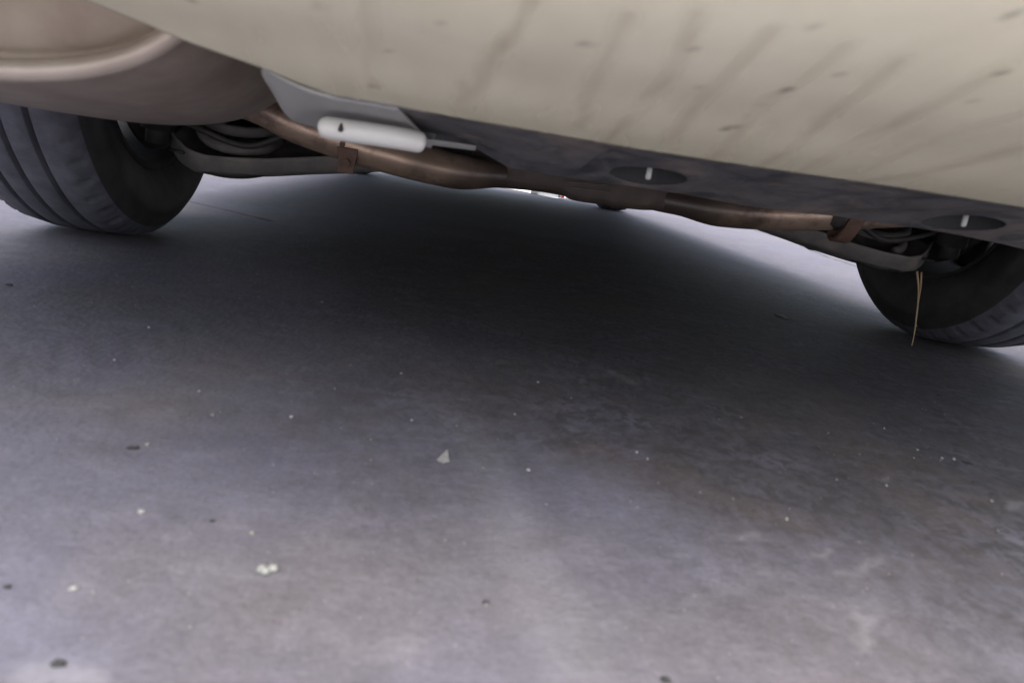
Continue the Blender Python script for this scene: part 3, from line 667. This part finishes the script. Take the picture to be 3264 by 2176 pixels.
# plastic bottle beyond the front of the car
def bottle(b, d, L):
    """base point, unit axis, length: body, label, neck and red cap"""
    o = bpy.data.objects.new('plastic_bottle', None); COL.objects.link(o); o.location = b
    q = Vector((0, 0, 1)).rotation_difference(Vector(d).normalized()).to_matrix().to_4x4()
    def tr(mesh): mesh.transform(Matrix.Translation(b) @ q); return mesh
    k = L / .22
    pl = plain('milky_plastic', (.80, .82, .83), .25)
    link('bottle_body', tr(pydata('b', *lathe_z([(0, 0), (.026 * k, .0), (.031 * k, .006 * k), (.031 * k, .135 * k), (.028 * k, .155 * k), (.015 * k, .180 * k), (.012 * k, .192 * k), (0, .192 * k)], Vector(), 32))), pl, o)
    link('label', tr(pydata('l', *lathe_z([(.0313 * k, .085 * k), (.0318 * k, .087 * k), (.0318 * k, .130 * k), (.0313 * k, .132 * k)], Vector(), 32))), plain('white_label', (.88, .9, .9), .6), o)
    link('neck', tr(pydata('n', *lathe_z([(.0165 * k, .176 * k), (.0172 * k, .178 * k), (.0165 * k, .192 * k), (.0, .193 * k)], Vector(), 32))), plain('blue_grey_plastic', (.18, .24, .29), .4), o)
    link('cap', tr(pydata('c', *lathe_z([(.0, .1935 * k), (.017 * k, .1935 * k), (.017 * k, .214 * k), (.015 * k, .217 * k), (0, .217 * k)], Vector(), 32))), plain('red_cap', (.62, .03, .04), .35), o)
    tag(o, 'pale plastic bottle with red cap lying beyond the far end of the car', 'bottle')
bottle(Vector((0.487, 4.43, 0.017)), Vector((0.6855, 4.4, 0.0212)) - Vector((0.487, 4.43, 0.017)), .215)

# crumbs, pebbles and flakes on the floor
M_PEB = grained('pale_stone', (.15, .147, .143), (.22, .217, .213), 200, .8)
M_PEB2 = grained('warm_stone', (.115, .108, .10), (.16, .15, .14), 200, .8)
M_DIRT = grained('dark_dirt', (.010, .0095, .010), (.026, .025, .025), 150, .9)
M_CRUMB = grained('white_crumb', (.15, .152, .14), (.20, .20, .188), 200, .7)
def lump(name, p, rx, ry, rz, mat, seed, lab, catg, group, rot=0.0):
    bm = bmesh.new(); bmesh.ops.create_icosphere(bm, subdivisions=3, radius=1)
    for v in bm.verts:
        k = 1 + .5 * noise.noise(v.co * 1.3 + Vector((seed * 7.1, seed, 0))) + .3 * noise.noise(v.co * 2.7 + Vector((seed, 2, 0)))
        v.co = v.co * k; v.co.z = max(v.co.z, -.55)
    me_ = bpy.data.meshes.new(name); bm.transform(Matrix.Translation((p[0], p[1], rz * .5)) @ Matrix.Rotation(rot, 4, 'Z') @ Matrix.Diagonal((rx, ry, rz, 1)))
    bm.to_mesh(me_); bm.free()
    return tag(link(name, me_, mat, origin=(p[0], p[1], 0)), lab, catg, group)
PB, DC = 'pale pebbles scattered on the floor', 'dark dirt clods scattered on the floor'
for k, (p, r_, lab) in enumerate([
    ((-0.0255, 0.611, 0), .0019, 'roundest white pebble, alone in the dark middle of the floor'),
    ((-0.2652, 0.6616, 0), .0017, 'pale pebble at the right edge of the chevron tyre print'),
    ((-0.2515, 0.5621, -0), .0014, 'small pale pebble below the chevron tyre print'),
    ((-0.1697, 0.5148, -0), .0013, 'tiny pale pebble, left one of a trio on the mid-left floor'),
    ((-0.1458, 0.4725, 0), .0016, 'flat pale pebble, lowest of a trio on the mid-left floor'),
    ((-0.0949, 0.4836, 0), .0017, 'bright pale pebble, right one of a trio on the mid-left floor'),
    ((-0.1379, 0.3382, 0), .0021, 'pale pebble with a dark shadow side, lower left floor'),
    ((0.1036, 0.6328, 0), .0014, 'tiny white pebble right of the central pale strip'),
    ((0.0733, 0.5397, 0), .0014, 'tiny white pebble just beside the central pale strip'),
    ((-0.1397, 0.8504, 0), .0015, 'faint pebble deep in the shade, upper centre-left floor'),
    ((0.164, 0.4867, 0), .0014, 'pale pebble, upper of a pair on the mid-right floor'),
    ((0.1699, 0.4762, 0), .0013, 'pale pebble, lower of a pair on the mid-right floor'),
    ((0.2939, 0.5976, 0), .0013, 'small pebble on the dark mottled stain at right'),
    ((0.449, 0.5622, 0), .0015, 'pale pebble on the brown dust left of the dark clod at right'),
    ((0.4627, 0.5474, 0), .0017, 'pale pebble, left of two touching the dark clod at right'),
    ((0.4751, 0.5482, 0), .0018, 'pale pebble, right of two touching the dark clod at right'),
    ((0.4448, 0.4644, 0), .0016, 'pale pebble near the right border, below the dark clod'),
    ((0.3622, 0.4737, 0), .0016, 'pale pebble at the end of a short pale scratch'),
    ((0.2446, 0.4003, 0), .0015, 'pale pebble alone below the dark mottled stain, right of the pale strip'),
    ((-0.1382, 0.2725, 0), .0019, 'pale flat pebble at the far lower left of the floor'),
    ((-0.0793, 0.3277, 0), .0016, 'pale pebble above the white crumb'),
    ((-0.0092, 0.5026, 0), .0013, 'tiny pale pebble above the triangular flake'),
    ((0.0743, 0.4358, 0), .0014, 'pale pebble lying on the central pale strip'),
    ((0.449, 0.6137, 0), .0013, 'small grey pebble right of the mottled stain'),
    ((-0.1667, 0.4164, 0), .0016, 'small buff pebble just right of the dark clod at left')]):
    lump('pebble', p, r_ * random.uniform(.7, 1.0), r_ * random.uniform(.6, .85), r_ * .62, M_PEB if k % 4 else M_PEB2, k + 1, lab, 'pebble', PB, random.random() * 6)
for k, (p, rx, ry, rot, lab) in enumerate([
    ((-0.1725, 0.4097, 0), .0044, .0026, .2, 'dark dirt clod in the left half of the floor beside a buff pebble'),
    ((-0.4415, 0.7532, 0), .0042, .0026, 0, 'dark dirt clod at the left border near the tyre'),
    ((0.4847, 0.5421, 0), .0055, .0022, -.6, 'elongated dark dirt clod at right with pale pebbles beside it'),
    ((0.0391, 0.2861, 0), .0020, .0017, 0, 'small round dark clod in the lower middle of the floor'),
    ((-0.1222, 0.2293, 0), .0032, .0024, 0, 'dark dirt clod beside the sandy patch in the lower left corner'),
    ((0.1147, 0.2426, 0), .0026, .0024, 0, 'dark clod at the very bottom edge of the picture'),
    ((-0.1017, 0.3359, 0), .0017, .0014, 0, 'tiny dark clod above left of the white crumb'),
    ((0.6174, 0.7654, 0), .0042, .0018, -.2, 'dark clod on the lighter concrete near the right tyre'),
    ((-0.1637, 0.2705, 0), .0019, .0016, 0, 'small dark clod at the lower left border')]):
    lump('dirt_clod', p, rx * .8, ry * .7, min(rx, ry) * .5, M_DIRT, 40 + k, lab, 'dirt clod', DC, rot)
# white crumb with two lobes
c = Vector((-0.0638, 0.2957, 0))
bm = bmesh.new()
for (dx, dy, rr) in ((-.0030, .0008, .0021), (-.0008, -.0010, .0024), (.0022, .0016, .0024)):
    bmesh.ops.create_icosphere(bm, subdivisions=3, radius=rr, matrix=Matrix.Translation((c.x + dx, c.y + dy, rr * .55)))
for v in bm.verts: v.co += Vector((1, 1, .3)) * .0009 * noise.noise(v.co * 700); v.co.z = max(v.co.z, .0003)
me_ = bpy.data.meshes.new('crumb'); bm.to_mesh(me_); bm.free()
tag(link('white_crumb', me_, M_CRUMB), 'white two-lobed crumb on the lower left floor', 'crumb')
# triangular flake, oblong flake
def flake(name, pts, h, mat, lab, catg):
    vs = [Vector((p[0], p[1], .0006 + h * (i == 1))) for i, p in enumerate(pts)] + [Vector((p[0], p[1], .0016 + h * (i == 1))) for i, p in enumerate(pts)]
    n = len(pts); fs = [tuple(range(n)), tuple(range(2 * n - 1, n - 1, -1))] + [(i, (i + 1) % n, (i + 1) % n + n, i + n) for i in range(n)]
    tag(link(name, pydata(name, vs, fs), mat, smooth=False), lab, catg)
flake('paint_flake', [(0.012, 0.4356, 0), (0.0186, 0.4509, 0), (0.0202, 0.4352, 0), (0.0162, 0.4319, 0)], .0012, M_PEB, 'pale triangular flake lying left of the central pale strip', 'flake')
flake('stone_chip', [(0.6002, 1.1911, 0), (0.6158, 1.1917, 0), (0.6187, 1.1662, 0), (0.6036, 1.1619, 0)], .0006, M_PEB2, 'thin oblong stone chip in the shade below the right of the axle', 'stone chip')
# loose grit nobody could count
gv, gf = [], []
rnd = random.Random(3)
for k in range(2600):
    y = .24 + 2.6 * rnd.random() ** 1.7; x = CX - .1 + (rnd.random() - .5) * (1.1 + y * 1.0); r_ = .0003 + .0007 * rnd.random() ** 3
    k0 = len(gv); gv += [Vector((x - r_, y, 0)), Vector((x + r_ * .6, y - r_ * .8, 0)), Vector((x + r_ * .5, y + r_ * .9, 0)), Vector((x, y, r_ * 1.1))]
    gf += [(k0, k0 + 1, k0 + 3), (k0 + 1, k0 + 2, k0 + 3), (k0 + 2, k0, k0 + 3)]
me = bpy.data.meshes.new('grit'); me.from_pydata(gv, [], gf)
tag(link('grit', me, M_PEB2, smooth=False, origin=(0, 0, 0)), kind='stuff')
